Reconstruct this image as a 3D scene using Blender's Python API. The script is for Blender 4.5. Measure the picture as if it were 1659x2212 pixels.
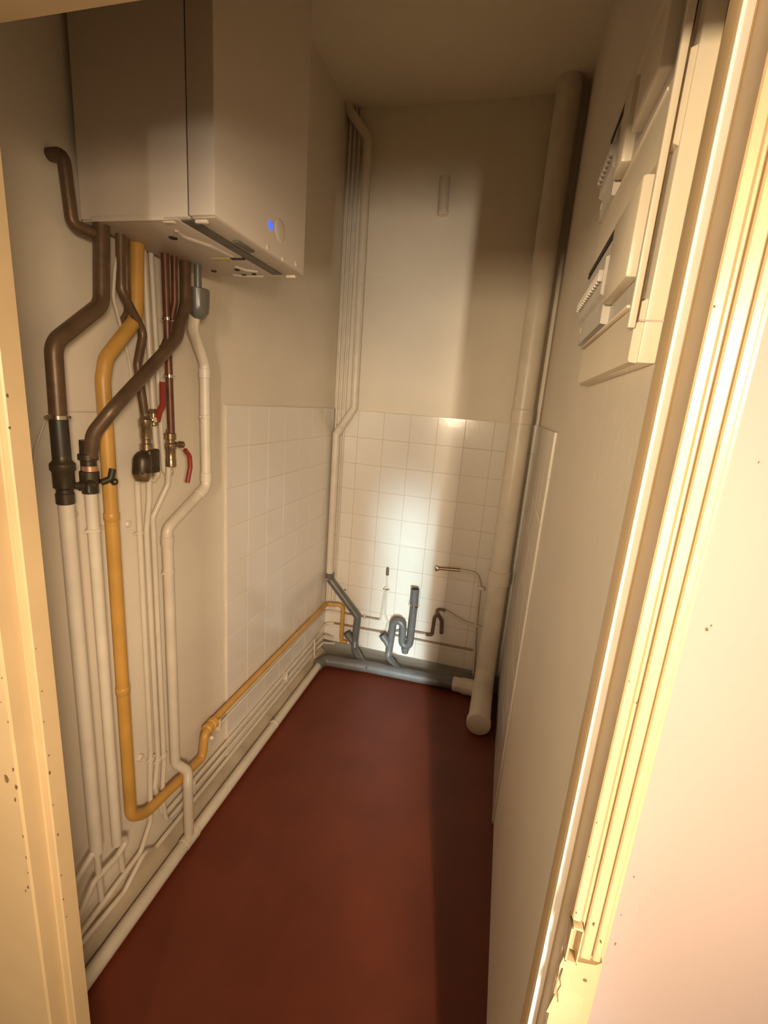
import bpy, bmesh, math, random
from mathutils import Vector, Matrix
random.seed(7)
for o in list(bpy.data.objects): bpy.data.objects.remove(o)
scene = bpy.context.scene
C = scene.collection

# ------------------------------------------------------------ camera
CAM_POS = Vector((0.0, 0.0, 1.575))
RIGHT = Vector((0.9625948, 0.25995264, 0.07639286))
DOWN = Vector((0.13210562, -0.20412918, -0.96998937))
FWD = Vector((-0.23655729, 0.94379865, -0.23083489))
cam = bpy.data.cameras.new('camera')
cam_ob = bpy.data.objects.new('camera', cam); C.objects.link(cam_ob)
cam.sensor_fit = 'HORIZONTAL'; cam.sensor_width = 36.0
cam.lens = 978.207 / 1659 * 36.0
cam.clip_start = 0.02
M = Matrix((RIGHT, -DOWN, -FWD)).transposed().to_4x4(); M.translation = CAM_POS
cam_ob.matrix_world = M
scene.camera = cam_ob

# ------------------------------------------------------------ world, lights, exposure
scene.view_settings.view_transform = 'Standard'
scene.view_settings.look = 'None'
scene.view_settings.exposure = -0.06
scene.view_settings.gamma = 1.0
scene.view_settings.use_curve_mapping = False
w = bpy.data.worlds.new('world'); scene.world = w; w.use_nodes = True
w.node_tree.nodes['Background'].inputs[0].default_value = (1.0, 0.78, 0.52, 1)
w.node_tree.nodes['Background'].inputs[1].default_value = 0.9

def area(name, loc, target, sx, sy, energy, col, spread=180):
    l = bpy.data.lights.new(name, 'AREA'); l.shape = 'RECTANGLE'; l.size = sx; l.size_y = sy
    l.energy = energy; l.color = col; l.spread = math.radians(spread)
    o = bpy.data.objects.new(name, l); C.objects.link(o); o.location = loc
    d = Vector(target) - Vector(loc)
    o.rotation_euler = d.to_track_quat('-Z', 'Y').to_euler()
    return o
# two warm hall lamps, cool daylight from a far window, and added unseen fills
area('hall_lamp_left', (-0.85, -1.9, 1.62), (0.07, 0.80, 1.60), 0.30, 0.30, 5.2, (1.0, 0.78, 0.52), 44)
area('hall_lamp_right', (0.66, -2.6, 1.75), (-0.45, 1.6, 0.8), 0.14, 1.2, 6.2, (1.0, 0.80, 0.58), 40)
area('left_wall_fill', (0.50, -0.50, 1.72), (-0.95, 1.0, 0.80), 0.25, 0.25, 7.4, (1.0, 0.76, 0.52), 76)  # added fill that brightens the near left wall, no known lamp
area('far_window', (0.80, -2.9, 0.75), (-0.47, 2.5, 0.42), 0.06, 1.3, 1.35, (0.68, 0.93, 1.0), 6)
area('floor_strip_fill', (0.76, -2.9, 1.95), (-0.28, 1.7, 0.0), 0.07, 0.7, 1.0, (0.95, 0.97, 1.0), 9)  # added narrow beam that draws the bright strip on the floor
area('upper_wall_fill', (0.76, -2.9, 0.75), (-0.52, 2.5, 2.0), 0.08, 0.5, 1.7, (1.0, 0.86, 0.68), 20)  # added upward beam, no part of the window, brightens the upper end wall

# ------------------------------------------------------------ materials
def mat(name, col, rough=0.5, metal=0.0, var=0.08, scale=6.0, bump=0.0, bscale=60.0, coat=0.0, spots=None, emit=None):
    m = bpy.data.materials.new(name); m.use_nodes = True
    nt = m.node_tree; b = nt.nodes['Principled BSDF']
    b.inputs['Roughness'].default_value = rough; b.inputs['Metallic'].default_value = metal
    b.inputs['Coat Weight'].default_value = coat
    tc = nt.nodes.new('ShaderNodeTexCoord')
    n = nt.nodes.new('ShaderNodeTexNoise'); n.inputs['Scale'].default_value = scale; n.inputs['Detail'].default_value = 5
    nt.links.new(tc.outputs['Object'], n.inputs['Vector'])
    r = nt.nodes.new('ShaderNodeValToRGB')
    r.color_ramp.elements[0].position = 0.3; r.color_ramp.elements[1].position = 0.72
    r.color_ramp.elements[0].color = tuple(c * (1 - var) for c in col) + (1,)
    r.color_ramp.elements[1].color = tuple(min(1, c * (1 + var)) for c in col) + (1,)
    nt.links.new(n.outputs['Fac'], r.inputs['Fac'])
    out = r.outputs['Color']
    if spots:
        sc, thr, scol = spots
        v = nt.nodes.new('ShaderNodeTexNoise'); v.inputs['Scale'].default_value = sc; v.inputs['Detail'].default_value = 3
        nt.links.new(tc.outputs['Object'], v.inputs['Vector'])
        rr = nt.nodes.new('ShaderNodeValToRGB')
        rr.color_ramp.elements[0].position = thr; rr.color_ramp.elements[1].position = thr + 0.025
        mx = nt.nodes.new('ShaderNodeMix'); mx.data_type = 'RGBA'
        nt.links.new(v.outputs['Fac'], rr.inputs['Fac'])
        nt.links.new(rr.outputs['Color'], mx.inputs['Factor'])
        nt.links.new(out, mx.inputs['A']); mx.inputs['B'].default_value = tuple(scol) + (1,)
        out = mx.outputs['Result']
    nt.links.new(out, b.inputs['Base Color'])
    if bump:
        n2 = nt.nodes.new('ShaderNodeTexNoise'); n2.inputs['Scale'].default_value = bscale; n2.inputs['Detail'].default_value = 4
        nt.links.new(tc.outputs['Object'], n2.inputs['Vector'])
        bp = nt.nodes.new('ShaderNodeBump'); bp.inputs['Strength'].default_value = bump; bp.inputs['Distance'].default_value = 0.004
        nt.links.new(n2.outputs['Fac'], bp.inputs['Height']); nt.links.new(bp.outputs['Normal'], b.inputs['Normal'])
    if emit:
        b.inputs['Emission Color'].default_value = tuple(emit[0]) + (1,); b.inputs['Emission Strength'].default_value = emit[1]
    return m

MT = dict(
    wall=mat('wall_paint', (0.75, 0.67, 0.54), 0.6, var=0.05, scale=2.5, bump=0.25, bscale=35),
    ceil=mat('ceiling_paint', (0.72, 0.64, 0.48), 0.8, var=0.05, scale=2),
    hall=mat('hall_plaster', (0.32, 0.24, 0.205), 0.75, var=0.03, scale=4, bump=0.1, bscale=80),
    tile=mat('painted_tile', (0.78, 0.72, 0.63), 0.15, var=0.035, scale=4, bump=0.06, bscale=25),
    grout=mat('painted_grout', (0.54, 0.47, 0.37), 0.7, var=0.1, scale=8),
    groutback=mat('brown_grout', (0.40, 0.33, 0.24), 0.7, var=0.2, scale=5),
    floor=mat('red_floor_paint', (0.145, 0.027, 0.009), 0.46, var=0.14, scale=5, bump=0.12, bscale=30, spots=(38.0, 0.76, (0.19, 0.07, 0.045))),
    hallfloor=mat('hall_floor', (0.30, 0.22, 0.14), 0.5),
    skirt=mat('grey_green_skirting', (0.27, 0.255, 0.21), 0.5, var=0.08),
    trim=mat('cream_gloss_paint', (0.47, 0.34, 0.185), 0.32, var=0.05, scale=9, bump=0.12, bscale=40),
    chip=mat('chipped_wood', (0.13, 0.075, 0.03), 0.85, var=0.3, scale=90),
    white=mat('white_pipe_paint', (0.68, 0.60, 0.48), 0.38, var=0.06, scale=14, bump=0.1, bscale=60),
    copper=mat('aged_copper', (0.145, 0.09, 0.05), 0.42, 0.35, var=0.25, scale=22, bump=0.1, bscale=90),
    redcopper=mat('bare_copper', (0.15, 0.065, 0.04), 0.42, 0.4, var=0.25, scale=30),
    band=mat('copper_highlight', (0.75, 0.42, 0.28), 0.3, 0.7, var=0.1),  # pale copper, the valve ring's highlight is put into the colour
    gas=mat('ochre_gas_paint', (0.55, 0.30, 0.065), 0.4, var=0.12, scale=12, bump=0.1, bscale=50),
    pvc=mat('grey_pvc', (0.135, 0.13, 0.12), 0.35, var=0.14, scale=20),
    pvcin=mat('dark_bore', (0.02, 0.02, 0.02), 0.8),
    cup=mat('grey_plastic_cup', (0.13, 0.125, 0.10), 0.25, var=0.1),
    iron=mat('dark_valve_metal', (0.07, 0.052, 0.03), 0.42, 0.5, var=0.3, scale=40),
    black=mat('black_plastic', (0.035, 0.028, 0.018), 0.45, var=0.2),
    brass=mat('brass_nickel', (0.36, 0.26, 0.15), 0.28, 0.85, var=0.2, scale=40),
    chrome=mat('chrome', (0.75, 0.70, 0.62), 0.15, 1.0, var=0.1),
    red=mat('red_lever', (0.30, 0.035, 0.022), 0.45, var=0.15),
    boiler=mat('boiler_enamel', (0.75, 0.66, 0.55), 0.38, var=0.02, scale=3),
    boilerbot=mat('boiler_pan', (0.58, 0.50, 0.40), 0.45, var=0.04, scale=8),
    dark=mat('shadow_gap', (0.035, 0.025, 0.015), 0.8),
    slot=mat('grey_seal', (0.15, 0.13, 0.10), 0.6, var=0.2, scale=30),
    tag=mat('yellow_tag', (0.62, 0.52, 0.22), 0.6),
    led=mat('blue_led', (0.05, 0.1, 0.9), 0.3, emit=((0.04, 0.10, 1.0), 1.6)),
    plastic=mat('cream_plastic', (0.80, 0.70, 0.53), 0.38, var=0.04, scale=7),
    seal=mat('white_seal', (0.80, 0.72, 0.62), 0.85, var=0.04, scale=30),
    brownpipe=mat('brown_thin_pipe', (0.30, 0.21, 0.13), 0.5, var=0.25, scale=30),  # browner than the white runs these pipes continue
    cement=mat('shaded_cement', (0.46, 0.37, 0.26), 0.85, var=0.2, scale=9, bump=0.3, bscale=40),  # cement darkened, the shade behind the floor drain is in its colour
    module=mat('grey_white_module', (0.58, 0.53, 0.45), 0.4, var=0.05, scale=20),
)

# ------------------------------------------------------------ mesh helpers
def V(p): return Vector(p)
def fillet(pts, rad, n=6):
    pts = [V(p) for p in pts]; out = [pts[0]]
    for i in range(1, len(pts) - 1):
        a, b, c = pts[i - 1], pts[i], pts[i + 1]
        u = (a - b); v = (c - b); lu, lv = u.length, v.length; u.normalize(); v.normalize()
        ang = u.angle(v)
        if ang > math.radians(177): out.append(b); continue
        t = min(rad / math.tan(ang / 2), lu * 0.48, lv * 0.48)
        r = t * math.tan(ang / 2)
        bis = (u + v).normalized(); cen = b + bis * (r / math.sin(ang / 2))
        s = b + u * t - cen; e = b + v * t - cen
        for k in range(n + 1):
            q = s.slerp(e, k / n) if s.length > 1e-9 else s
            out.append(cen + q.normalized() * r)
    out.append(pts[-1]); return out
def sweep(bm, pts, r, seg=14, caps=True):
    pts = [V(p) for p in pts]; n = len(pts)
    rs = r if isinstance(r, (list, tuple)) else [r] * n
    tan = []
    for i in range(n):
        d = (pts[min(i + 1, n - 1)] - pts[max(i - 1, 0)]); tan.append(d.normalized())
    t = tan[0]; ref = Vector((0, 0, 1)) if abs(t.z) < 0.9 else Vector((1, 0, 0))
    nx = t.cross(ref).normalized(); rings = []
    for i in range(n):
        if i: nx = (tan[i - 1].rotation_difference(tan[i]) @ nx)
        nx = (nx - tan[i] * nx.dot(tan[i])).normalized(); ny = tan[i].cross(nx)
        rings.append([bm.verts.new(pts[i] + (nx * math.cos(2 * math.pi * k / seg) + ny * math.sin(2 * math.pi * k / seg)) * rs[i]) for k in range(seg)])
    for i in range(n - 1):
        for k in range(seg):
            bm.faces.new((rings[i][k], rings[i][(k + 1) % seg], rings[i + 1][(k + 1) % seg], rings[i + 1][k]))
    if caps:
        bm.faces.new(rings[0][::-1]); bm.faces.new(rings[-1])
def pipe(bm, pts, r, fr=0.03, seg=14, n=6): sweep(bm, fillet(pts, fr, n), r, seg)
def lathe(bm, base, axis, prof, seg=18):
    """prof = [(distance along axis, radius), ...]"""
    a = V(axis).normalized(); ref = Vector((0, 0, 1)) if abs(a.z) < 0.9 else Vector((1, 0, 0))
    nx = a.cross(ref).normalized(); ny = a.cross(nx); rings = []
    for t, r in prof:
        c = V(base) + a * t
        rings.append([bm.verts.new(c + (nx * math.cos(2 * math.pi * k / seg) + ny * math.sin(2 * math.pi * k / seg)) * max(r, 1e-4)) for k in range(seg)])
    for i in range(len(rings) - 1):
        for k in range(seg):
            bm.faces.new((rings[i][k], rings[i][(k + 1) % seg], rings[i + 1][(k + 1) % seg], rings[i + 1][k]))
    bm.faces.new(rings[0][::-1]); bm.faces.new(rings[-1])
def box(bm, lo, hi, bev=0.0, seg=2):
    lo = V(lo); hi = V(hi)
    r = bmesh.ops.create_cube(bm, size=1.0)
    for v in r['verts']:
        v.co = Vector((lo[i] + (v.co[i] + 0.5) * (hi[i] - lo[i]) for i in range(3)))
    if bev:
        es = list({e for v in r['verts'] for e in v.link_edges})
        bmesh.ops.bevel(bm, geom=es, offset=bev, segments=seg, profile=0.5, affect='EDGES')
def prism(bm, poly, axis, a, b):
    """extrude a closed polygon (2-D) along axis from a to b"""
    def P(p, t):
        if axis == 'z': return (p[0], p[1], t)
        if axis == 'y': return (p[0], t, p[1])
        return (t, p[0], p[1])
    lo = [bm.verts.new(P(p, a)) for p in poly]; hi = [bm.verts.new(P(p, b)) for p in poly]
    n = len(poly)
    for i in range(n): bm.faces.new((lo[i], lo[(i + 1) % n], hi[(i + 1) % n], hi[i]))
    bm.faces.new(lo[::-1]); bm.faces.new(hi)
def obj(name, bm, m, parent=None, sharp=38):
    bmesh.ops.recalc_face_normals(bm, faces=bm.faces[:])
    me = bpy.data.meshes.new(name); bm.to_mesh(me); bm.free()
    for p in me.polygons: p.use_smooth = True
    me.set_sharp_from_angle(angle=math.radians(sharp))
    me.materials.append(MT[m] if isinstance(m, str) else m)
    o = bpy.data.objects.new(name, me); C.objects.link(o)
    if parent is not None:
        o.parent = parent
        o.location = -Vector(parent.location) if parent.type == 'EMPTY' else (0, 0, 0)
    return o
def B(fn, *a, **k):
    bm = bmesh.new(); fn(bm, *a, **k); return bm
def tag(o, label, cat, group=None):
    o['label'] = label; o['category'] = cat
    if group: o['group'] = group
    return o
def thing(name, label, cat, loc, group=None):
    o = bpy.data.objects.new(name, None); C.objects.link(o); o.location = loc; o.empty_display_size = 0.05
    return tag(o, label, cat, group)
def struct(name, bm, m, label=None):
    o = obj(name, bm, m); o['kind'] = 'structure'
    if label: o['label'] = label
    return o

XL, XR, D, ZC = -0.975, 0.157, 2.525, 3.0

# ------------------------------------------------------------ room shell
floor = struct('floor', B(box, (XL - .12, 0.46, -0.08), (XR + .12, D + .12, 0)), 'floor', 'dark red painted concrete floor')
wl = struct('wall_left', B(box, (XL - .12, 0.46, 0), (XL, D + .12, ZC)), 'wall', 'cream painted wall behind the boiler and pipes')
wr = struct('wall_right', B(box, (XR, 0.46, 0), (XR + .12, D + .12, ZC)), 'wall', 'cream painted wall with the electrical panel')
wb = struct('wall_back', B(box, (XL, D, 0), (XR, D + .12, ZC)), 'wall', 'cream painted end wall with a tiled lower half')
struct('ceiling', B(box, (XL - .12, 0.405, ZC), (XR + .12, D + .12, ZC + .08)), 'ceil', 'dark unlit ceiling')
obj('joint_ridge', B(box, (XL, D - .002, 2.246), (XR, D + .001, 2.2495)), 'wall', wb)
# groove in the plaster between the leftmost pipes
obj('plaster_groove', B(box, (XL - .001, 0.79, 1.501), (XL + .0012, 0.935, 1.5045)), 'grout', wl)
bm = bmesh.new()
box(bm, (-2.2, 0.405, 0), (-0.66, 0.46, 2.55)); box(bm, (0.165, 0.405, 0), (2.2, 0.46, 2.55)); box(bm, (-0.66, 0.405, 2.01), (0.165, 0.46, 3.0))
box(bm, (-1.2, 0.41, 2.55), (-0.66, 0.46, 3.0)); box(bm, (0.165, 0.41, 2.55), (0.4, 0.46, 3.0))
wf = struct('wall_front', bm, 'hall', 'pale beige hall wall around the doorway')
struct('wall_hall', B(box, (-2.2, -3.4, 0), (2.2, -3.3, 2.55)), 'hall', 'hall wall opposite the doorway')
struct('floor_hall', B(box, (-2.2, -3.4, -0.08), (2.2, 0.46, -0.001)), 'hallfloor', 'hall floor')
struct('ceiling_hall', B(box, (-2.2, -3.4, 2.55), (2.2, 0.405, 2.63)), 'hall', 'hall ceiling')
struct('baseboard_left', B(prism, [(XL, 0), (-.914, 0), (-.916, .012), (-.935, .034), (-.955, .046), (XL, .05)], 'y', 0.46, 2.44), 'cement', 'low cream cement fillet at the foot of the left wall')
bs = struct('baseboard_back', B(prism, [(D, 0), (D, .062), (D - .015, .062), (D - .016, .060), (D - .018, .036), (D - .045, .020), (D - .085, .006), (D - .095, 0)], 'x', XL + .009, XR - .009), 'skirt', 'grey green painted skirting band')

# ------------------------------------------------------------ wall tiles
TS, JG, TT = 0.152, 0.0014, 0.007
ZT = 1.53
tile_mesh = {}
def tile_shape(wd, ht):
    key = (round(wd, 4), round(ht, 4))
    if key not in tile_mesh:
        bm = bmesh.new(); box(bm, (JG / 2, 0, JG / 2), (wd - JG / 2, TT, ht - JG / 2), 0.0008, 1)
        bmesh.ops.recalc_face_normals(bm, faces=bm.faces[:])
        me = bpy.data.meshes.new('tile'); bm.to_mesh(me); bm.free(); me.materials.append(MT['tile'])
        tile_mesh[key] = me
    return tile_mesh[key]
def put_tile(parent, wd, ht, loc, rz):
    o = bpy.data.objects.new('tile', tile_shape(wd, ht)); C.objects.link(o)
    o.parent = parent; o.location = loc
    o.rotation_euler = (random.uniform(-.002, .002), random.uniform(-.001, .001), rz + random.uniform(-.002, .002))
rows = []
z = ZT
while z > 0.01:
    h = min(TS, z - 0.0); rows.append((z - h, h)); z -= TS
obj('tile_bed', B(box, (XL, D - .0074, 0), (XR, D, ZT - .001)), 'groutback', wb)
obj('tile_bed', B(box, (XL, 1.4425, 0), (XL + .0074, D - .006, ZT - .001)), 'grout', wl)
obj('tile_bed', B(box, (XR - .0074, 1.551, 0), (XR, D - .006, ZT - .001)), 'grout', wr)
x = XL + 0.0
while x < XR - .02:
    wd = min(TS, XR - x)
    for (z0, h) in rows:
        if h > .03: put_tile(wb, wd, h, (x + wd, D - .0015, z0), math.pi)
    x += TS
y = 1.442
while y < D - .03:
    wd = min(TS, D - .008 - y)
    for (z0, h) in rows:
        if h > .03: put_tile(wl, wd, h, (XL + .0015, y + wd, z0), -math.pi / 2)
    y += TS
y = 1.55
while y < D - .03:
    wd = min(TS, D - .008 - y)
    for (z0, h) in rows:
        if h > .03: put_tile(wr, wd, h, (XR - .0015, y, z0), math.pi / 2)
    y += TS

# ------------------------------------------------------------ door frame
HZ = 1.943
tl = struct('trim_1', B(prism, [(-.603, .462), (-.603, .437), (-.605, .435), (-.616, .435), (-.618, .433), (-.618, .407), (-.6205, .404), (-.86, .404), (-.86, .4045), (-.70, .4055), (-.70, .462)], 'z', 0, HZ + .08), 'trim', 'chipped cream painted left door jamb')
tr = struct('trim_2', B(prism, [(.1175, .462), (.1175, .437), (.119, .435), (.1265, .435), (.128, .4335), (.128, .404), (.168, .404), (.168, .462)], 'z', 0, HZ + .08), 'trim', 'cream painted right door jamb')
struct('trim_3', B(prism, [(.462, HZ), (.437, HZ), (.435, HZ + .002), (.435, HZ + .013), (.433, HZ + .015), (.407, HZ + .015), (.404, HZ + .018), (.404, HZ + .08), (.462, HZ + .08)], 'x', -.70, .168), 'trim', 'cream painted head of the door frame')
obj('door_seal', B(box, (.1185, .4325, 0.0), (.1272, .4355, HZ), .001), 'seal', tr)
# ribbed moulding on the right jamb, down to the lock plate
RB = 1.045
for i, (x0, x1, yf) in enumerate([(.1279, .1365, .393), (.1375, .1418, .3965), (.1424, .1528, .394), (.1545, .162, .395)]):
    rib = bmesh.new()
    prism(rib, [(x0, .4045), (x0, yf + .0015), (x0 + .0012, yf), (x1 - .0012, yf), (x1, yf + .0015), (x1, .4045)], 'z', RB if i else 1.09, HZ + .06)
    obj('moulding_rib', rib, 'trim', tr)
obj('moulding_back', B(box, (.1282, .399, RB), (.162, .4045, HZ + .06)), 'trim', tr)
# keeper box, lock plate with screw hole, loose wire end
kb = bmesh.new()
box(kb, (.1275, .388, 1.041), (.1296, .404, 1.087), .0005); box(kb, (.1275, .388, 1.0845), (.1395, .4, 1.087), .0005)
box(kb, (.1275, .388, 1.041), (.1395, .4, 1.0435), .0005); box(kb, (.1378, .388, 1.041), (.1395, .4, 1.087), .0005)
obj('strike_keeper', kb, 'trim', tr)
obj('strike_plate', B(prism, [(.1285, 1.0), (.158, .985), (.165, 1.042), (.160, 1.036), (.133, 1.03), (.1305, 1.04), (.1275, 1.02)], 'y', .398, .4045), 'trim', tr)
obj('lower_plate', B(box, (.1285, .4015, .80), (.158, .4045, 1.01), .001), 'trim', tr)
obj('screw_hole', B(lathe, (.1535, .3992, 1.012), (0, -1, 0), [(0, .0022), (.0014, .0022), (.0016, .0016)], 10), 'chip', tr)
obj('wire_end', B(pipe, [(.1305, .397, 1.018), (.1295, .396, 1.006), (.1315, .395, .998), (.1300, .396, .988), (.133, .397, .972)], .0006, .004, 6, 3), 'chip', tr)
obj('loose_splinter', B(prism, [(.1245, .95), (.1290, .978), (.1320, .95)], 'y', .398, .400), 'trim', tr)
# paint chips: flakes missing along the edges
def chip(parent, p, s, ax):
    bm = bmesh.new(); n = 7; vs = []
    nrm = Vector(ax); u = Vector((0, 0, 1)); v = nrm.cross(u)
    pts = []
    for k in range(n):
        a = 2 * math.pi * k / n; r = s * random.uniform(.55, 1.1)
        pts.append(V(p) + u * math.cos(a) * r * 1.5 + v * math.sin(a) * r * .8)
    f = [bm.verts.new(q + nrm * .0004) for q in pts]; g = [bm.verts.new(q - nrm * .0006) for q in pts]
    bm.faces.new(f); bm.faces.new(g[::-1])
    for k in range(n): bm.faces.new((f[k], f[(k + 1) % n], g[(k + 1) % n], g[k]))
    obj('paint_chip', bm, 'chip', parent)
for (zz, s) in [(1.55, .0022), (1.51, .0018), (1.08, .0012), (1.02, .0016), (.99, .0026), (.93, .0012), (.87, .002), (.79, .0014), (.74, .0016), (.70, .0012), (1.20, .001), (1.13, .0012)]:
    chip(tl, (-.603 + .0, .437 + random.uniform(0, .004), zz), s, (1, 0, 0))
for (xx, zz, s) in [(-.624, 1.02, .003), (-.622, .99, .0045), (-.628, .965, .003), (-.622, 1.17, .0016), (-.6215, 1.10, .0016), (-.63, 1.13, .0012), (-.622, .90, .002), (-.6215, .86, .0022), (-.640, 1.0, .006), (-.626, .80, .003), (-.632, .79, .002), (-.622, .83, .0016)]:
    chip(tl, (xx, .4042, zz), s, (0, -1, 0))
for (xx, zz, s) in [(.182, 1.414, .0016), (.1845, 1.418, .0009), (.176, 1.149, .001), (.175, 1.062, .0014), (.187, 1.554, .0008), (.1735, 1.10, .0008)]:
    chip(wf, (xx, .4052, zz), s, (0, -1, 0))
for (zz, s) in [(1.36, .0008), (1.21, .0009), (1.10, .001), (1.17, .0007), (1.66, .0008)]:
    chip(tr, (.13, .3928, zz), s, (0, -1, 0))
for (xx, zz, s) in [(.1475, 1.092, .0018), (.1575, 1.073, .0012), (.140, 1.34, .0008)]:
    chip(tr, (xx, .3935, zz), s, (0, -1, 0))

# ------------------------------------------------------------ boiler
BX0, BX1, BXS = -.955, -.62, -.683
BY0, BY1, BZ0, BZ1 = .89, 1.31, 1.915, 2.76
bo = thing('boiler', 'white wall-hung boiler with a blue indicator light', 'boiler', (BX0, 1.1, BZ0))
obj('casing', B(box, (BX0, BY0, BZ0), (BXS - .001, BY1, BZ1), .003), 'boiler', bo)
obj('seam', B(box, (BXS - .003, BY0 + .003, BZ0 + .004), (BXS + .003, BY1 - .003, BZ1 - .004)), 'dark', bo)
fc = obj('front_cover', B(box, (BXS + .0012, BY0, BZ0 + .002), (BX1, BY1, BZ1), .004), 'boiler', bo)
obj('bottom_seal', B(box, (BXS - .026, BY0 + .012, BZ0 - .0025), (BXS + .004, BY1 - .02, BZ0 + .002)), 'slot', bo)
obj('cover_lip', B(box, (BXS + .006, BY0 + .006, BZ0 - .001), (BX1 - .003, BY1 - .006, BZ0 + .004), .001), 'boilerbot', bo)
pan = obj('bottom_pan', B(box, (BX0 + .002, BY0 + .003, BZ0 - .004), (BXS - .028, BY1 - .003, BZ0 + .002), .0015), 'boilerbot', bo)
obj('side_lip', B(box, (BX0 + .03, BY0 - .0015, BZ0 - .005), (BXS - .06, BY0 + .004, BZ0 + .006), .001), 'boiler', bo)
# pressed ridges of the pan
obj('pressed_ridge', B(pipe, [(-.755, .945, BZ0 - .004), (-.765, .975, BZ0 - .005), (-.735, 1.04, BZ0 - .006), (-.73, 1.12, BZ0 - .004)], .0045, .03, 8, 4), 'boilerbot', pan)
obj('pressed_ridge', B(pipe, [(-.775, 1.20, BZ0 - .004), (-.76, 1.23, BZ0 - .006), (-.735, 1.25, BZ0 - .004)], .004, .02, 8, 4), 'boilerbot', pan)
obj('pressed_ridge', B(pipe, [(-.835, 1.285, BZ0 - .004), (-.79, 1.29, BZ0 - .006), (-.74, 1.295, BZ0 - .004)], .004, .02, 8, 4), 'boilerbot', pan)
for (px, py, r) in [(-.80, .99, .010), (-.79, 1.235, .0075), (-.76, 1.275, .006), (-.875, 1.25, .008), (-.80, 1.292, .011)]:
    obj('knockout', B(lathe, (px, py, BZ0 - .0065), (0, 0, 1), [(0, r * .8), (.001, r), (.003, r)], 14), 'dark', pan)
obj('maker_tag', B(box, (-.80, 1.13, BZ0 - .0065), (-.745, 1.15, BZ0 - .004), .0005), 'tag', bo)
obj('latch_gap', B(box, (-.745, 1.135, BZ0 - .006), (-.708, 1.145, BZ0 - .003)), 'dark', bo)
for (lx, ly) in [(-.735, .90), (-.66, .905), (-.655, 1.30)]:
    obj('cover_clip', B(box, (lx - .016, ly - .003, BZ0 - .007), (lx + .012, ly + .006, BZ0 + .001), .0015), 'plastic', bo)
obj('clip_tab', B(box, (-.664, 1.02, BZ0 - .006), (-.648, 1.09, BZ0 + .002), .0015), 'slot', bo)
kn = obj('control_knob', B(lathe, (BX1 - .001, 1.162, 1.982), (1, 0, 0), [(0, .028), (.0015, .026), (.003, .020), (.0035, .012)], 24), 'boiler', fc)
obj('indicator_light', B(lathe, (BX1 - .001, 1.113, 1.977), (1, 0, 0), [(0, .0095), (.003, .0095), (.0045, .0065)], 16), 'led', fc)
for (yy, zz) in [(1.255, 1.932), (1.18, 1.921), (1.10, 1.924)]:
    obj('screw_cap', B(lathe, (BX1 - .001, yy, zz), (1, 0, 0), [(0, .006), (.003, .006), (.004, .004)], 12), 'boiler', fc)

# ------------------------------------------------------------ pipes on the left wall
def clamp(parent, p, axis, r, m='white', wd=.010, ear=0.012, eardir=(0, 1, 0)):
    bm = bmesh.new(); a = V(axis).normalized()
    lathe(bm, V(p) - a * wd / 2, a, [(0, r + .0005), (.001, r + .0022), (wd - .001, r + .0022), (wd, r + .0005)], 16)
    if ear:
        e = V(eardir)
        for s in (-1, 1):
            c = V(p) + e * s * (r + ear * .5)
            lathe(bm, c - e * ear * .5, e, [(0, .003), (ear * .5, .0045), (ear, .003)], 8)
    return obj('pipe_clamp', bm, m, parent)
# 1 leftmost heating pipe
P = thing('heating_pipe', 'leftmost heating pipe, thick brown copper above a dark valve and white below', 'pipe', (-.925, .773, 0))
obj('stub', B(pipe, [(XL + .001, .846, 2.018), (-.94, .846, 2.018), (-.94, .855, 1.893), (-.925, .915, 1.89)], .0125, .014), 'copper', P)
up = obj('copper_section', B(pipe, [(-.922, .912, 1.915), (-.92, .897, 1.745), (-.925, .776, 1.645), (-.925, .7725, 1.47)], .0168, .05, 16, 8), 'copper', P)
cl = clamp(P, (-.925, .772, 1.495), (0, 0, 1), .017, 'chrome')
obj('coupling', B(lathe, (-.925, .773, 1.395), (0, 0, 1), [(0, .0178), (.09, .0178), (.096, .0172)], 18), 'black', P)
va = obj('valve', B(lathe, (-.925, .773, 1.305), (0, 0, 1), [(0, .0165), (.002, .0185), (.024, .0185), (.026, .0165), (.034, .0165), (.038, .021), (.072, .021), (.078, .0245), (.090, .0245), (.098, .018), (.108, .0178)], 20), 'iron', P)
obj('drain_screw', B(lathe, (-.915, .785, 1.346), (.3, 1, -.2), [(0, .008), (.012, .008), (.014, .011), (.022, .011), (.024, .006)], 14), 'black', va)
obj('lower_section', B(pipe, [(-.925, .773, 1.312), (-.925, .773, .33)], .0163), 'white', P)
obj('tee_branch', B(pipe, [(-.925, .773, .345), (-.925, .71, .311), (-.925, .48, .19)], .009, .02), 'white', P)
obj('tee_stub', B(pipe, [(-.925, .773, .34), (-.925, .775, .16)], .008), 'white', P)
P = tag(obj('signal_wire', B(pipe, [(-.955, .788, 1.497), (-.962, .772, 1.482), (-.967, .752, 1.43), (-.967, .735, 1.36), (-.967, .73, 1.20)], .0022, .03, 8), 'white'), 'thin white wire curving down beside the leftmost pipe clamp', 'wire')
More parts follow.
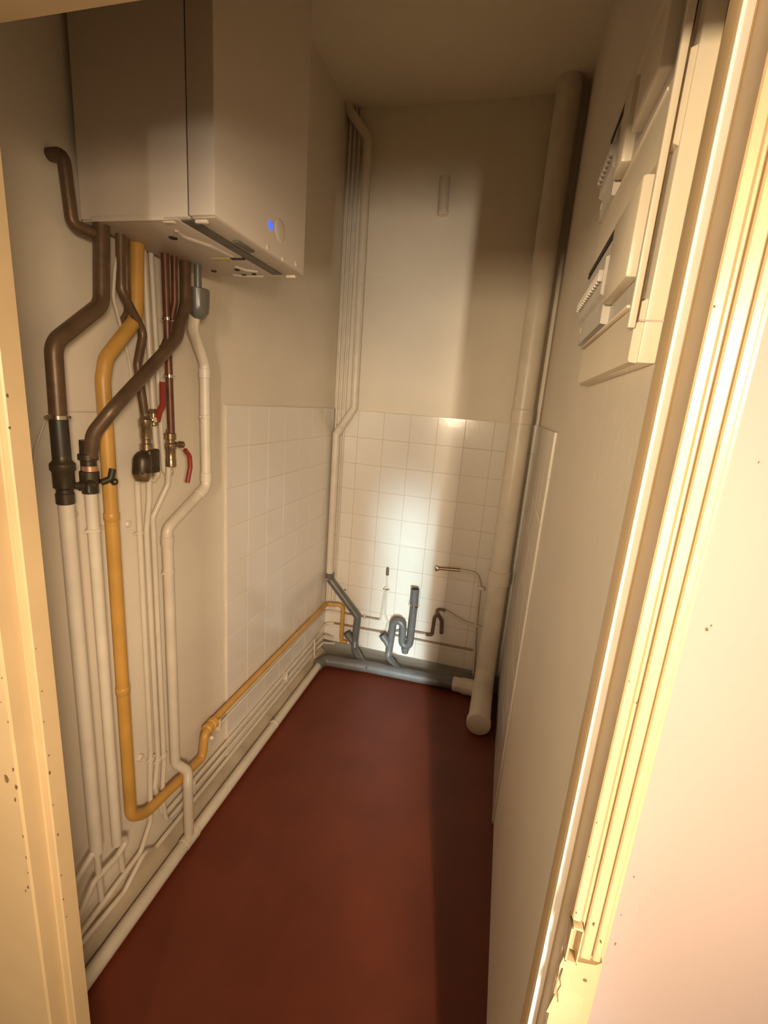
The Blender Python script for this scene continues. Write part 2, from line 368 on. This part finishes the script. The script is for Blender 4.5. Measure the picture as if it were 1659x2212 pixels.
# 2 second heating pipe, crossing in front
P = thing('return_pipe', 'brown copper pipe slanting in front of the others to a black double-handled valve', 'pipe', (-.925, .838, 0))
obj('copper_section', B(pipe, [(-.905, 1.165, 1.915), (-.895, 1.15, 1.80), (-.873, 1.082, 1.70), (-.873, .862, 1.515), (-.905, .838, 1.46), (-.92, .838, 1.40)], .0152, .06, 16, 8), 'copper', P)
vb = obj('valve', B(lathe, (-.925, .838, 1.318), (0, 0, 1), [(0, .015), (.001, .0175), (.022, .0175), (.024, .0205), (.052, .0205), (.056, .0165), (.078, .0165), (.080, .021), (.092, .021), (.095, .0165), (.125, .0158)], 18), 'iron', P)
obj('copper_band', B(lathe, (-.923, .838, 1.372), (0, 0, 1), [(0, .0172), (.012, .0172)], 18), 'band', vb)
for s in (-1, 1):
    obj('valve_handle', B(pipe, [(-.905, .838 + s * .012, 1.345), (-.895, .838 + s * .030, 1.352), (-.892, .838 + s * .034, 1.376 if s > 0 else 1.33)], .0075, .01, 10, 4), 'black', vb)
obj('valve_handle_knob', B(lathe, (-.892, .868, 1.346), (0, 1, -.2), [(0, .005), (.004, .0085), (.010, .0085), (.013, .005)], 12), 'iron', vb)
obj('lower_section', B(pipe, [(-.925, .838, 1.325), (-.925, .838, .285)], .0137), 'white', P)
obj('tee_branch', B(pipe, [(-.925, .838, .295), (-.925, .880, .262), (-.924, .835, .245), (-.923, .755, .248), (-.923, .70, .19), (-.923, .48, .10)], .0085, .012), 'white', P)
obj('tee_stub', B(pipe, [(-.925, .846, .25), (-.925, .85, .175)], .008), 'white', P)
clamp(P, (-.925, .838, 1.228), (0, 0, 1), .0137, ear=.010)
obj('wall_plug', B(lathe, (XL + .001, .832, 1.262), (1, 0, 0), [(0, .010), (.004, .009), (.006, .005)], 12), 'white', P)
# 3 gas pipe
P = thing('gas_pipe', 'ochre yellow gas pipe from the boiler, running along the wall to the corner', 'pipe', (-.935, .902, 0))
obj('riser', B(pipe, [(-.935, 1.028, 1.915), (-.935, 1.013, 1.735), (-.935, .914, 1.63), (-.935, .902, 1.58), (-.935, .902, .312), (-.933, .955, .272), (-.928, 1.10, .262)], .0165, .055, 16, 8), 'gas', P)
obj('floor_run', B(pipe, [(-.928, 1.08, .263), (-.928, 1.228, .250), (-.930, 1.246, .334), (-.935, 1.29, .338)], .0150, .022), 'gas', P)
un = obj('union', B(lathe, (-.936, 1.262, .338), (0, 1, 0), [(0, .016), (.004, .021), (.022, .021), (.024, .017), (.030, .017), (.032, .022), (.050, .022), (.054, .016)], 12), 'gas', P)
obj('union_screw', B(lathe, (-.92, 1.268, .308), (1, .1, -.3), [(0, .007), (.010, .007), (.012, .0045)], 10), 'white', un)
obj('wall_run', B(pipe, [(-.943, 1.29, .338), (-.943, 2.47, .333), (-.84, 2.492, .336), (-.838, 2.492, .10)], .0135, .03), 'gas', P)
obj('tap_elbow', B(pipe, [(-.838, 2.492, .10), (-.838, 2.492, .085), (-.80, 2.492, .088)], .011, .008), 'gas', P)
obj('socket', B(lathe, (-.935, .902, 1.235), (0, 0, 1), [(0, .0168), (.002, .0182), (.02, .0182), (.022, .0168)], 16), 'gas', P)
obj('socket', B(lathe, (-.935, .902, .735), (0, 0, 1), [(0, .0168), (.002, .0182), (.02, .0182), (.022, .0168)], 16), 'gas', P)
# 4 brown pipe with filter, ends in two thin white pipes
P = thing('cold_feed_pipe', 'narrow brown copper pipe with brass fittings and a round dark filter', 'pipe', (-.925, 1.01, 0))
obj('copper_section', B(pipe, [(-.925, .967, 1.915), (-.925, .961, 1.79), (-.925, 1.025, 1.705), (-.925, 1.0, 1.625), (-.925, 1.018, 1.49)], .0105, .035, 14, 8), 'copper', P)
obj('compression_nut', B(lathe, (-.925, 1.018, 1.405), (0, 0, 1), [(0, .013), (.002, .0165), (.018, .0165), (.020, .0125), (.030, .0125), (.032, .0145), (.060, .0145), (.064, .017), (.082, .017), (.086, .013), (.098, .0115)], 12), 'brass', P)
fi = obj('filter_body', B(lathe, (-.915, .985, 1.335), (0, .12, 1), [(0, .010), (.004, .020), (.012, .0235), (.050, .0235), (.060, .020), (.070, .012)], 18), 'iron', P)
obj('filter_cap', B(lathe, (-.915, .985, 1.325), (0, .12, 1), [(0, .008), (.003, .017), (.020, .0245), (.026, .0245)], 12), 'brass', fi)
obj('valve_block', B(box, (-.94, 1.006, 1.345), (-.905, 1.046, 1.41), .006, 3), 'iron', P)
obj('outlet_nut', B(lathe, (-.943, 1.042, 1.33), (0, 0, 1), [(0, .011), (.002, .013), (.022, .013), (.026, .010)], 6), 'brass', P)
# 5 thin white pipes down the wall
t1 = thing('thin_white_pipe', 'leftmost of three thin white pipes, dropping from the round dark filter', 'pipe', (-.955, 1.012, 0), 'thin white pipes below the valves')
obj('run', B(pipe, [(-.943, 1.003, 1.35), (-.955, 1.012, 1.31), (-.955, 1.012, .45), (-.951, 1.0, .36), (-.947, .988, .20), (-.945, .94, .132), (-.945, .73, .10), (-.945, .48, .03)], .0076, .03), 'white', t1)
clamp(t1, (-.955, 1.012, 1.172), (0, 0, 1), .0076, ear=.013)
obj('wall_plug', B(lathe, (XL + .001, .99, 1.20), (1, 0, 0), [(0, .010), (.004, .010), (.008, .006)], 12), 'white', t1)
obj('wall_plug', B(lathe, (XL + .001, .985, .44), (1, 0, 0), [(0, .012), (.006, .012), (.010, .008)], 12), 'white', t1)
t2 = thing('thin_white_pipe', 'middle one of three thin white pipes bundled below the valves', 'pipe', (-.955, 1.04, 0), 'thin white pipes below the valves')
obj('run', B(pipe, [(-.943, 1.043, 1.35), (-.951, 1.048, 1.26), (-.955, 1.037, 1.17), (-.955, 1.041, .40), (-.953, 1.02, .30), (-.953, 1.05, .155), (-.955, 1.2, .151), (-.955, 2.42, .155), (-.95, 2.495, .186), (-.90, 2.507, .191)], .0078, .03), 'white', t2)
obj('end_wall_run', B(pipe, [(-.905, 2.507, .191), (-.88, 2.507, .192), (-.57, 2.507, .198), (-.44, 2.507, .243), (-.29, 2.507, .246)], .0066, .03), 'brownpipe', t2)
t3 = thing('thin_white_pipe', 'rightmost of three thin white pipes, bending away from the red-lever valve', 'pipe', (-.955, 1.065, 0), 'thin white pipes below the valves')
obj('run', B(pipe, [(-.93, 1.106, 1.36), (-.934, 1.105, 1.30), (-.955, 1.063, 1.205), (-.955, 1.066, .36), (-.95, 1.045, .24), (-.95, 1.06, .12), (-.955, 1.15, .112), (-.955, 2.40, .112), (-.94, 2.46, .12), (-.90, 2.505, .09)], .0078, .03), 'white', t3)
for t, yy, zz in ((t1, 1.012, .42), (t2, 1.04, .39), (t3, 1.064, .385)):
    clamp(t, (-.955 + .001, yy, zz), (0, 0, 1), .0078, ear=.008, wd=.008)
# horizontals
hb = tag(obj('thin_floor_pipe', B(pipe, [(-.945, .48, .045), (-.938, .70, .076), (-.936, .86, .072), (-.936, .945, .128), (-.95, 1.0, .07), (-.955, 1.15, .066), (-.955, 2.38, .07), (-.94, 2.44, .08), (-.89, 2.505, .05)], .0078, .03), 'white'), 'lowest thin white pipe running along the foot of the left wall', 'pipe')
hw = thing('thin_wall_pipe', 'thin white pipe tight below the ochre gas pipe, turning up the end wall', 'pipe', (-.955, 1.38, .265))
obj('run', B(pipe, [(XL + .001, 1.345, .285), (-.957, 1.37, .272), (-.957, 2.495, .272), (-.86, 2.508, .274)], .0065, .012), 'white', hw)
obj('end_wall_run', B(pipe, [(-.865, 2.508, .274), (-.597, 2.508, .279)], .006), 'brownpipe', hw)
obj('upright', B(pipe, [(-.605, 2.508, .279), (-.597, 2.508, .279), (-.582, 2.508, .50)], .0062, .006), 'white', hw)
obj('cross_fitting', B(lathe, (-.70, 2.508, .262), (0, 0, 1), [(0, .004), (.004, .007), (.026, .007), (.030, .004)], 8), 'white', hw)
cb = tag(obj('pipe_bracket', B(pipe, [(-.94, 2.285, .185), (-.937, 2.292, .155), (-.935, 2.285, .12), (-.937, 2.30, .058)], .005, .02), 'white'), 'bent white pipe bracket holding the thin pipes near the back corner', 'bracket')
for k, (yy, zz) in enumerate([(1.20, .13), (1.95, .13), (1.36, .285)]):
    tag(obj('pipe_bracket', B(box, (XL + .001, yy, zz - .03), (-.944, yy + .012, zz + .03), .003), 'white'),
        ['white pipe bracket on the thin pipes just beyond the white drain', 'white pipe bracket halfway along the thin wall pipes', 'white block bracket under the ochre pipe union'][k], 'bracket')
# twin white cables/pipes and thin cable
P = thing('white_tube', 'left one of the two white tubes side by side under the boiler', 'pipe', (-.957, 1.08, 1.3), 'twin white tubes')
obj('run', B(pipe, [(-.957, 1.072, 1.915), (-.957, 1.085, 1.49), (-.957, 1.092, 1.325), (-.953, 1.07, 1.312), (-.953, 1.052, 1.315)], .0072, .012), 'white', P)
P = thing('white_tube', 'right one of the two white tubes side by side under the boiler', 'pipe', (-.957, 1.11, 1.3), 'twin white tubes')
obj('run', B(pipe, [(-.957, 1.098, 1.915), (-.957, 1.110, 1.49), (-.957, 1.117, 1.335), (-.952, 1.135, 1.318), (-.937, 1.125, 1.335), (-.93, 1.107, 1.338)], .0072, .012), 'white', P)
tag(obj('thermostat_cable', B(pipe, [(-.925, .970, 1.915), (-.932, .952, 1.83), (-.937, .948, 1.77), (-.955, .988, 1.70), (-.966, 1.018, 1.63), (-.967, 1.024, 1.59), (-.967, 1.01, 1.565)], .0036, .04, 8), 'white'), 'thin white cable hanging in a loop from the boiler', 'cable')
# 6 hot water pipe with red levers
P = thing('hot_water_pipe', 'reddish copper pipe leading down to the red-lever brass valve', 'pipe', (-.915, 1.10, 0))
obj('copper_section', B(pipe, [(-.915, 1.099, 1.915), (-.915, 1.10, 1.70), (-.915, 1.102, 1.45)], .0098), 'redcopper', P)
clamp(P, (-.915, 1.10, 1.752), (0, 0, 1), .010, 'chrome', ear=.011)
clamp(P, (-.915, 1.101, 1.605), (0, 0, 1), .010, 'chrome', ear=.011)
vd = obj('valve', B(lathe, (-.92, 1.103, 1.352), (0, 0, 1), [(0, .0105), (.002, .0145), (.022, .0145), (.024, .0135), (.050, .0135), (.054, .0158), (.066, .0158), (.070, .0125), (.078, .0125), (.080, .0165), (.096, .0165), (.099, .0115), (.108, .0105)], 12), 'brass', P)
obj('valve_stem', B(lathe, (-.912, 1.112, 1.418), (.25, 1, -.1), [(0, .007), (.012, .007), (.014, .010), (.026, .010), (.030, .006)], 12), 'brass', vd)
obj('red_lever', B(pipe, [(-.905, 1.145, 1.400), (-.903, 1.163, 1.380), (-.903, 1.164, 1.345), (-.905, 1.152, 1.300)], .0068, .02, 10, 5), 'red', vd)
P = thing('isolating_valve', 'small brass stop valve with an upright red lever on the twin white tubes', 'valve', (-.93, 1.04, 1.48))
obj('body', B(lathe, (-.945, 1.070, 1.468), (0, 0, 1), [(0, .009), (.003, .0125), (.018, .0125), (.020, .010), (.034, .010), (.036, .012), (.046, .009)], 10), 'brass', P)
obj('stem', B(pipe, [(-.945, 1.065, 1.486), (-.905, 1.032, 1.488)], .006), 'brass', P)
obj('stem_nut', B(lathe, (-.918, 1.036, 1.487), (.9, -.4, 0), [(0, .007), (.010, .007), (.012, .004)], 6), 'chrome', P)
obj('lever', B(prism, [(1.034, 1.487), (1.044, 1.482), (1.052, 1.505), (1.068, 1.525), (1.068, 1.588), (1.052, 1.588), (1.050, 1.53), (1.036, 1.51)], 'x', -.906, -.900), 'red', P)
P = tag(obj('boiler_tail_pipe', B(pipe, [(-.905, 1.122, 1.915), (-.908, 1.123, 1.80), (-.93, 1.125, 1.72), (-.957, 1.13, 1.68), (XL + .002, 1.13, 1.675)], .0085, .03), 'redcopper'), 'short reddish copper tail pipe behind the grey cup under the boiler', 'pipe')
tag(obj('boiler_tail_pipe', B(pipe, [(-.935, .99, 1.915), (-.937, .99, 1.80), (-.945, 1.0, 1.75), (-.965, 1.005, 1.73), (XL + .002, 1.005, 1.72)], .009, .03), 'copper'), 'short brown tail pipe hidden between the ochre pipe and the thin cable', 'pipe')
# 7 condensate drain with grey cup
P = thing('condensate_drain', 'white plastic drain pipe with two offsets below a grey funnel cup', 'pipe', (-.935, 1.1, 0))
obj('run', B(pipe, [(-.905, 1.205, 1.80), (-.918, 1.208, 1.745), (-.935, 1.284, 1.655), (-.935, 1.284, 1.265), (-.935, 1.095, 1.165), (-.935, 1.095, .335), (-.905, 1.120, .292), (-.893, 1.102, .262), (-.893, 1.102, .04)], .0162, .03), 'white', P)
obj('funnel_cup', B(lathe, (-.895, 1.205, 1.772), (0, 0, 1), [(0, .012), (.006, .020), (.018, .0275), (.034, .030), (.078, .031), (.080, .0285), (.079, .026), (.04, .025)], 22), 'cup', P)
obj('cup_inlet', B(pipe, [(-.888, 1.195, 1.915), (-.892, 1.20, 1.82)], .010), 'cup', P)
for (a, b_) in [(((-.935, 1.284, 1.283)), (0, 0, 1)), ((-.935, 1.268, 1.256), (0, -.885, -.465)), ((-.935, 1.095, 1.142), (0, 0, -1)), ((-.935, 1.284, 1.64), (0, 0, -1))]:
    obj('socket', B(lathe, a, b_, [(0, .0165), (.001, .0184), (.028, .0184), (.029, .0165)], 16), 'white', P)
clamp(P, (-.935, 1.284, 1.492), (0, 0, 1), .0162, ear=.010)
clamp(P, (-.935, 1.095, 1.03), (0, 0, 1), .0162, ear=.008)
P = thing('floor_drain_pipe', 'thick white drain pipe lying along the floor by the left wall', 'pipe', (-.895, 1.1, 0))
obj('run', B(pipe, [(-.880, .47, .024), (-.885, .70, .026), (-.893, 1.1, .028), (-.897, 2.27, .03)], .021), 'white', P)
obj('tee', B(lathe, (-.893, 1.07, .028), (0, 1, 0), [(0, .0215), (.002, .0235), (.062, .0235), (.064, .0215)], 18), 'white', P)
clamp(P, (-.896, 1.72, .03), (0, 1, 0), .021, ear=0)
obj('clamp_screw', B(lathe, (-.898, 1.725, .048), (0, 0, 1), [(0, .004), (.010, .004), (.012, .0025)], 8), 'chrome', P)

# ------------------------------------------------------------ end wall
P = thing('waste_stack', 'white waste pipe in the back left corner with an offset bend, grey plastic below', 'pipe', (-.935, 2.475, 0))
obj('white_section', B(pipe, [(-.965, 2.475, 3.0), (-.95, 2.475, 2.965), (-.852, 2.475, 2.85), (-.840, 2.475, 1.54), (-.937, 2.475, 1.388), (-.935, 2.475, .50)], .022, .012, 18, 4), 'white', P)
obj('socket', B(lathe, (-.928, 2.475, 1.402), (.535, 0, .845), [(0, .0222), (.001, .0245), (.035, .0245), (.036, .0222)], 18), 'white', P)
g = obj('grey_section', B(pipe, [(-.935, 2.475, .535), (-.930, 2.475, .498), (-.735, 2.475, .285), (-.742, 2.472, .12), (-.735, 2.455, .075), (-.66, 2.372, .042)], .0225, .02, 18, 5), 'pvc', P)
obj('socket', B(lathe, (-.933, 2.475, .505), (.03, 0, 1), [(0, .0228), (.001, .0255), (.034, .0255), (.036, .0235)], 18), 'pvc', P)
obj('wye_branch', B(lathe, (-.745, 2.473, .095), (-.62, 0, .78), [(0, .021), (.055, .021), (.056, .0245), (.088, .0245), (.089, .019), (.07, .019)], 16), 'pvc', P)
for k, xx in enumerate((-.957, -.932, -.907)):
    tag(obj('riser_tube', B(pipe, [(xx, 2.508, .28 if k else .34), (xx, 2.508, 2.998)], .0068), 'white'),
        ['white riser tube nearest the back left corner', 'middle white riser tube in the back left corner', 'white riser tube just left of the thick waste pipe'][k], 'pipe', 'riser tubes in the corner')
P = thing('floor_waste_pipe', 'grey plastic waste pipe lying on the floor along the end wall', 'pipe', (-.45, 2.36, 0))
obj('run', B(pipe, [(-.90, 2.26, .034), (-.885, 2.325, .036), (-.62, 2.355, .036), (-.05, 2.375, .038)], .033, .05, 20), 'pvc', P)
obj('white_coupling', B(lathe, (-.105, 2.372, .04), (1, -.10, .05), [(0, .036), (.002, .041), (.05, .041), (.052, .046), (.10, .046), (.13, .046)], 20), 'white', P)
obj('pipe_screw', B(lathe, (-.615, 2.325, .05), (0, -1, .4), [(0, .005), (.008, .005), (.010, .003)], 8), 'chrome', P)
P = thing('sink_trap', 'grey plastic sink trap with an S-bend and an open upright inlet', 'trap', (-.45, 2.46, 0))
bm = bmesh.new()
SZ = 2.46
arc = [(-.388, SZ, .50), (-.391, SZ, .215)]
for k in range(1, 9): a = math.pi * k / 8; arc.append((-.4165 + .0255 * math.cos(a), SZ, .195 - .030 * math.sin(a)))
arc.append((-.442, SZ, .27))
for k in range(1, 9): a = math.pi * k / 8; arc.append((-.474 + .032 * math.cos(a), SZ, .282 + .034 * math.sin(a)))
arc += [(-.507, SZ, .25), (-.513, SZ, .14), (-.516, 2.452, .09), (-.508, 2.44, .068), (-.435, 2.375, .045)]
sweep(bm, arc, .0215, 18)
obj('trap_bend', bm, 'pvc', P)
obj('inlet', B(lathe, (-.389, SZ, .42), (-.02, 0, 1), [(0, .0225), (.002, .0245), (.120, .0245), (.121, .0205), (.06, .0205)], 20), 'pvc', P)
obj('inlet_bore', B(lathe, (-.391, SZ, .51), (-.02, 0, 1), [(0, .020), (.022, .020)], 18), 'pvcin', P)
clamp(P, (-.389, SZ, .435), (0, 0, 1), .0245, 'chrome', wd=.014, ear=.010, eardir=(1, 0, 0))
obj('trap_plug', B(lathe, (-.4165, SZ, .118), (0, 0, 1), [(0, .019), (.002, .021), (.022, .021), (.024, .026), (.045, .026)], 16), 'pvc', P)
obj('wye_branch', B(lathe, (-.512, SZ, .135), (-.60, 0, .80), [(0, .021), (.055, .021), (.056, .0245), (.090, .0245), (.091, .019), (.07, .019)], 16), 'pvc', P)
# small capped supply pipe
P = thing('capped_supply_pipe', 'thin white upright pipe with a dark capped tip on the end wall', 'pipe', (-.575, 2.51, .2))
obj('run', B(pipe, [(-.578, 2.508, .60), (-.570, 2.508, .315), (-.548, 2.508, .275), (-.558, 2.508, .215), (-.52, 2.508, .193)], .006, .008), 'white', P)
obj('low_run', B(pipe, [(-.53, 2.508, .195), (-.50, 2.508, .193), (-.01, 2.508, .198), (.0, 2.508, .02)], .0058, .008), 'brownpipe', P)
obj('cap', B(lathe, (-.577, 2.508, .575), (-.03, 0, 1), [(0, .0075), (.002, .0095), (.035, .0095), (.045, .008), (.052, .004)], 12), 'copper', P)
clamp(P, (-.577, 2.508, .484), (0, 0, 1), .006, 'brass', ear=.014, eardir=(1, 0, 0))
# chrome wall outlet
P = thing('tap_connector', 'chrome tap connector on a white pipe that bends down beside the big soil pipe', 'tap', (-.03, 2.505, .0))
obj('white_pipe', B(pipe, [(-.155, 2.495, .686), (-.055, 2.498, .682), (-.030, 2.502, .62), (-.022, 2.505, .35), (.004, 2.505, .03)], .0082, .045), 'white', P)
obj('chrome_tail', B(pipe, [(-.275, 2.495, .676), (-.15, 2.495, .686)], .0095), 'brass', P)
obj('chrome_nut', B(lathe, (-.282, 2.515, .672), (0, -1, 0), [(0, .017), (.008, .017), (.012, .013), (.030, .013), (.032, .009)], 8), 'chrome', P)
obj('wall_clip', B(box, (-.045, 2.49, .585), (.0, 2.52, .605), .003), 'white', P)
# brass elbows with hose
P = thing('brass_elbow_set', 'dark brass double elbow fitting with two legs below the chrome tap connector', 'fitting', (-.25, 2.505, .25))
obj('left_leg', B(pipe, [(-.305, 2.503, .243), (-.270, 2.503, .248), (-.266, 2.503, .36), (-.250, 2.50, .392)], .0105, .010), 'copper', P)
obj('right_leg', B(pipe, [(-.216, 2.503, .268), (-.222, 2.503, .35), (-.248, 2.50, .39)], .0105, .012), 'copper', P)
obj('top_nut', B(lathe, (-.251, 2.50, .378), (-.1, 0, 1), [(0, .010), (.003, .0125), (.02, .0125), (.03, .010), (.042, .009)], 8), 'brass', P)
obj('top_tail', B(pipe, [(-.252, 2.50, .412), (-.245, 2.50, .422), (-.205, 2.50, .420)], .008, .01), 'copper', P)
obj('hose', B(pipe, [(-.21, 2.50, .419), (-.17, 2.50, .405), (-.09, 2.503, .370), (.02, 2.505, .352)], .0068, .06), 'white', P)
# big soil stack
P = thing('soil_stack', 'large white soil pipe standing in the back right corner with a round cleanout cap', 'pipe', (.066, 2.44, 0))
obj('stack', B(pipe, [(.066, 2.44, .07), (.066, 2.44, 2.999)], .054, seg=28), 'white', P)
obj('socket', B(lathe, (.066, 2.44, .66), (0, 0, 1), [(0, .0545), (.003, .059), (.08, .059), (.083, .0545)], 28), 'white', P)
obj('socket', B(lathe, (.066, 2.44, 1.53), (0, 0, 1), [(0, .0545), (.003, .057), (.07, .057), (.073, .0545)], 28), 'white', P)
obj('foot_bend', B(pipe, [(.066, 2.44, .22), (.066, 2.435, .13), (.064, 2.36, .064), (.060, 2.06, .062)], .0555, .10, 28, 8), 'white', P)
cp = obj('cleanout_cap', B(lathe, (.059, 2.07, .063), (0, -1, 0), [(0, .0575), (.002, .060), (.034, .060), (.038, .057), (.040, .054), (.041, .02)], 32), 'white', P)
# stub high on the wall
P = thing('wall_stub', 'short capped white pipe stub high on the end wall', 'pipe', (-.45, 2.5, 2.51))
obj('tube', B(lathe, (-.446, 2.497, 2.525), (-.04, 0, 1), [(0, .0255), (.14, .0255), (.15, .022), (.155, .012)], 20), 'white', P)
obj('end_ring', B(lathe, (-.445, 2.497, 2.508), (-.04, 0, 1), [(0, .024), (.003, .0275), (.018, .0275), (.02, .0255)], 20), 'white', P)
tag(obj('wall_plug', B(lathe, (-.842, D - .006, .428), (0, -1, 0), [(0, .007), (.003, .006), (.004, .003)], 10), 'copper'), 'small dark wall plug in the tiles beside the grey slanting pipe', 'plug')

# ------------------------------------------------------------ electrical panel on the right wall
E = thing('electrical_panel', 'cream two-row electrical distribution panel on the right wall', 'electrical panel', (.157, .83, 1.645))
Y0, Y1, Z0, Z1 = .616, 1.07, 1.645, 2.155
obj('back_box', B(box, (.137, Y0, Z0), (.1568, Y1, Z1), .002), 'plastic', E)
obj('bottom_cover', B(prism, [(.1372, Z0), (.129, Z0 + .001), (.1275, Z0 + .004), (.1275, 1.705), (.129, 1.712), (.1372, 1.716)], 'y', Y0 + .004, 1.03), 'plastic', E)
obj('middle_cover', B(prism, [(.1372, 1.868), (.127, 1.872), (.1255, 1.876), (.1255, 1.950), (.127, 1.954), (.1372, 1.958)], 'y', Y0 + .004, 1.065), 'plastic', E)
obj('top_cover', B(prism, [(.1372, 2.100), (.127, 2.104), (.1255, 2.108), (.1255, 2.145), (.130, 2.154), (.1372, 2.156)], 'y', Y0 + .004, 1.05), 'plastic', E)
obj('side_flange', B(box, (.1195, Y0 - .003, 1.683), (.1275, Y0 + .006, 2.15), .0015), 'plastic', E)
obj('flange_gap', B(box, (.1276, Y0 - .0006, 1.69), (.1292, Y0 + .004, 2.15)), 'chip', E)
obj('side_seam', B(box, (.131, Y0 - .0006, 1.6905), (.1568, Y0 + .002, 1.6925)), 'grout', E)
for row, (z0, z1, ys, plates) in enumerate([(1.745, 1.852, .835, [(.672, .826, 1.752, 1.866)]), (1.975, 2.086, .955, [(.885, .948, 1.975, 2.092), (.70, .83, 1.985, 2.075)])]):
    obj('row_recess', B(box, (.1325, Y0 + .02, z0 - .026), (.1371, 1.06, z1 + .016)), 'module', E)
    obj('row_slot', B(box, (.119, ys - .01, z1 + .001), (.134, 1.075, z1 + .012)), 'dark', E)
    for (a, b_, c, d) in plates:
        obj('blank_plate', B(box, (.117, a, c), (.134, b_, d), .004), 'plastic', E)
    yy = ys
    while yy < 1.07:
        mo = bmesh.new()
        prism(mo, [(.134, z0 - .02), (.121, z0 - .018), (.121, z0 + .022), (.114, z0 + .026), (.114, z1 - .028), (.121, z1 - .024), (.121, z1), (.134, z1)], 'y', yy + .0004, yy + .0174)
        m_ = obj('breaker', mo, 'module', E)
        obj('toggle', B(box, (.107, yy + .005, z0 + .045), (.115, yy + .013, z0 + .062), .001), 'module', m_)
        yy += .0178
    obj('row_lip', B(box, (.124, Y0 + .05, z0 - .030), (.137, 1.05, z0 - .026), .001), 'plastic', E)
    obj('end_screw', B(lathe, (.134, 1.075, z0 + .01), (-1, 0, 0), [(0, .008), (.012, .008), (.014, .005)], 10), 'plastic', E)
    obj('end_hole', B(lathe, (.134, 1.07, z0 - .012), (-1, 0, 0), [(0, .005), (.012, .005), (.013, .003)], 10), 'dark', E)
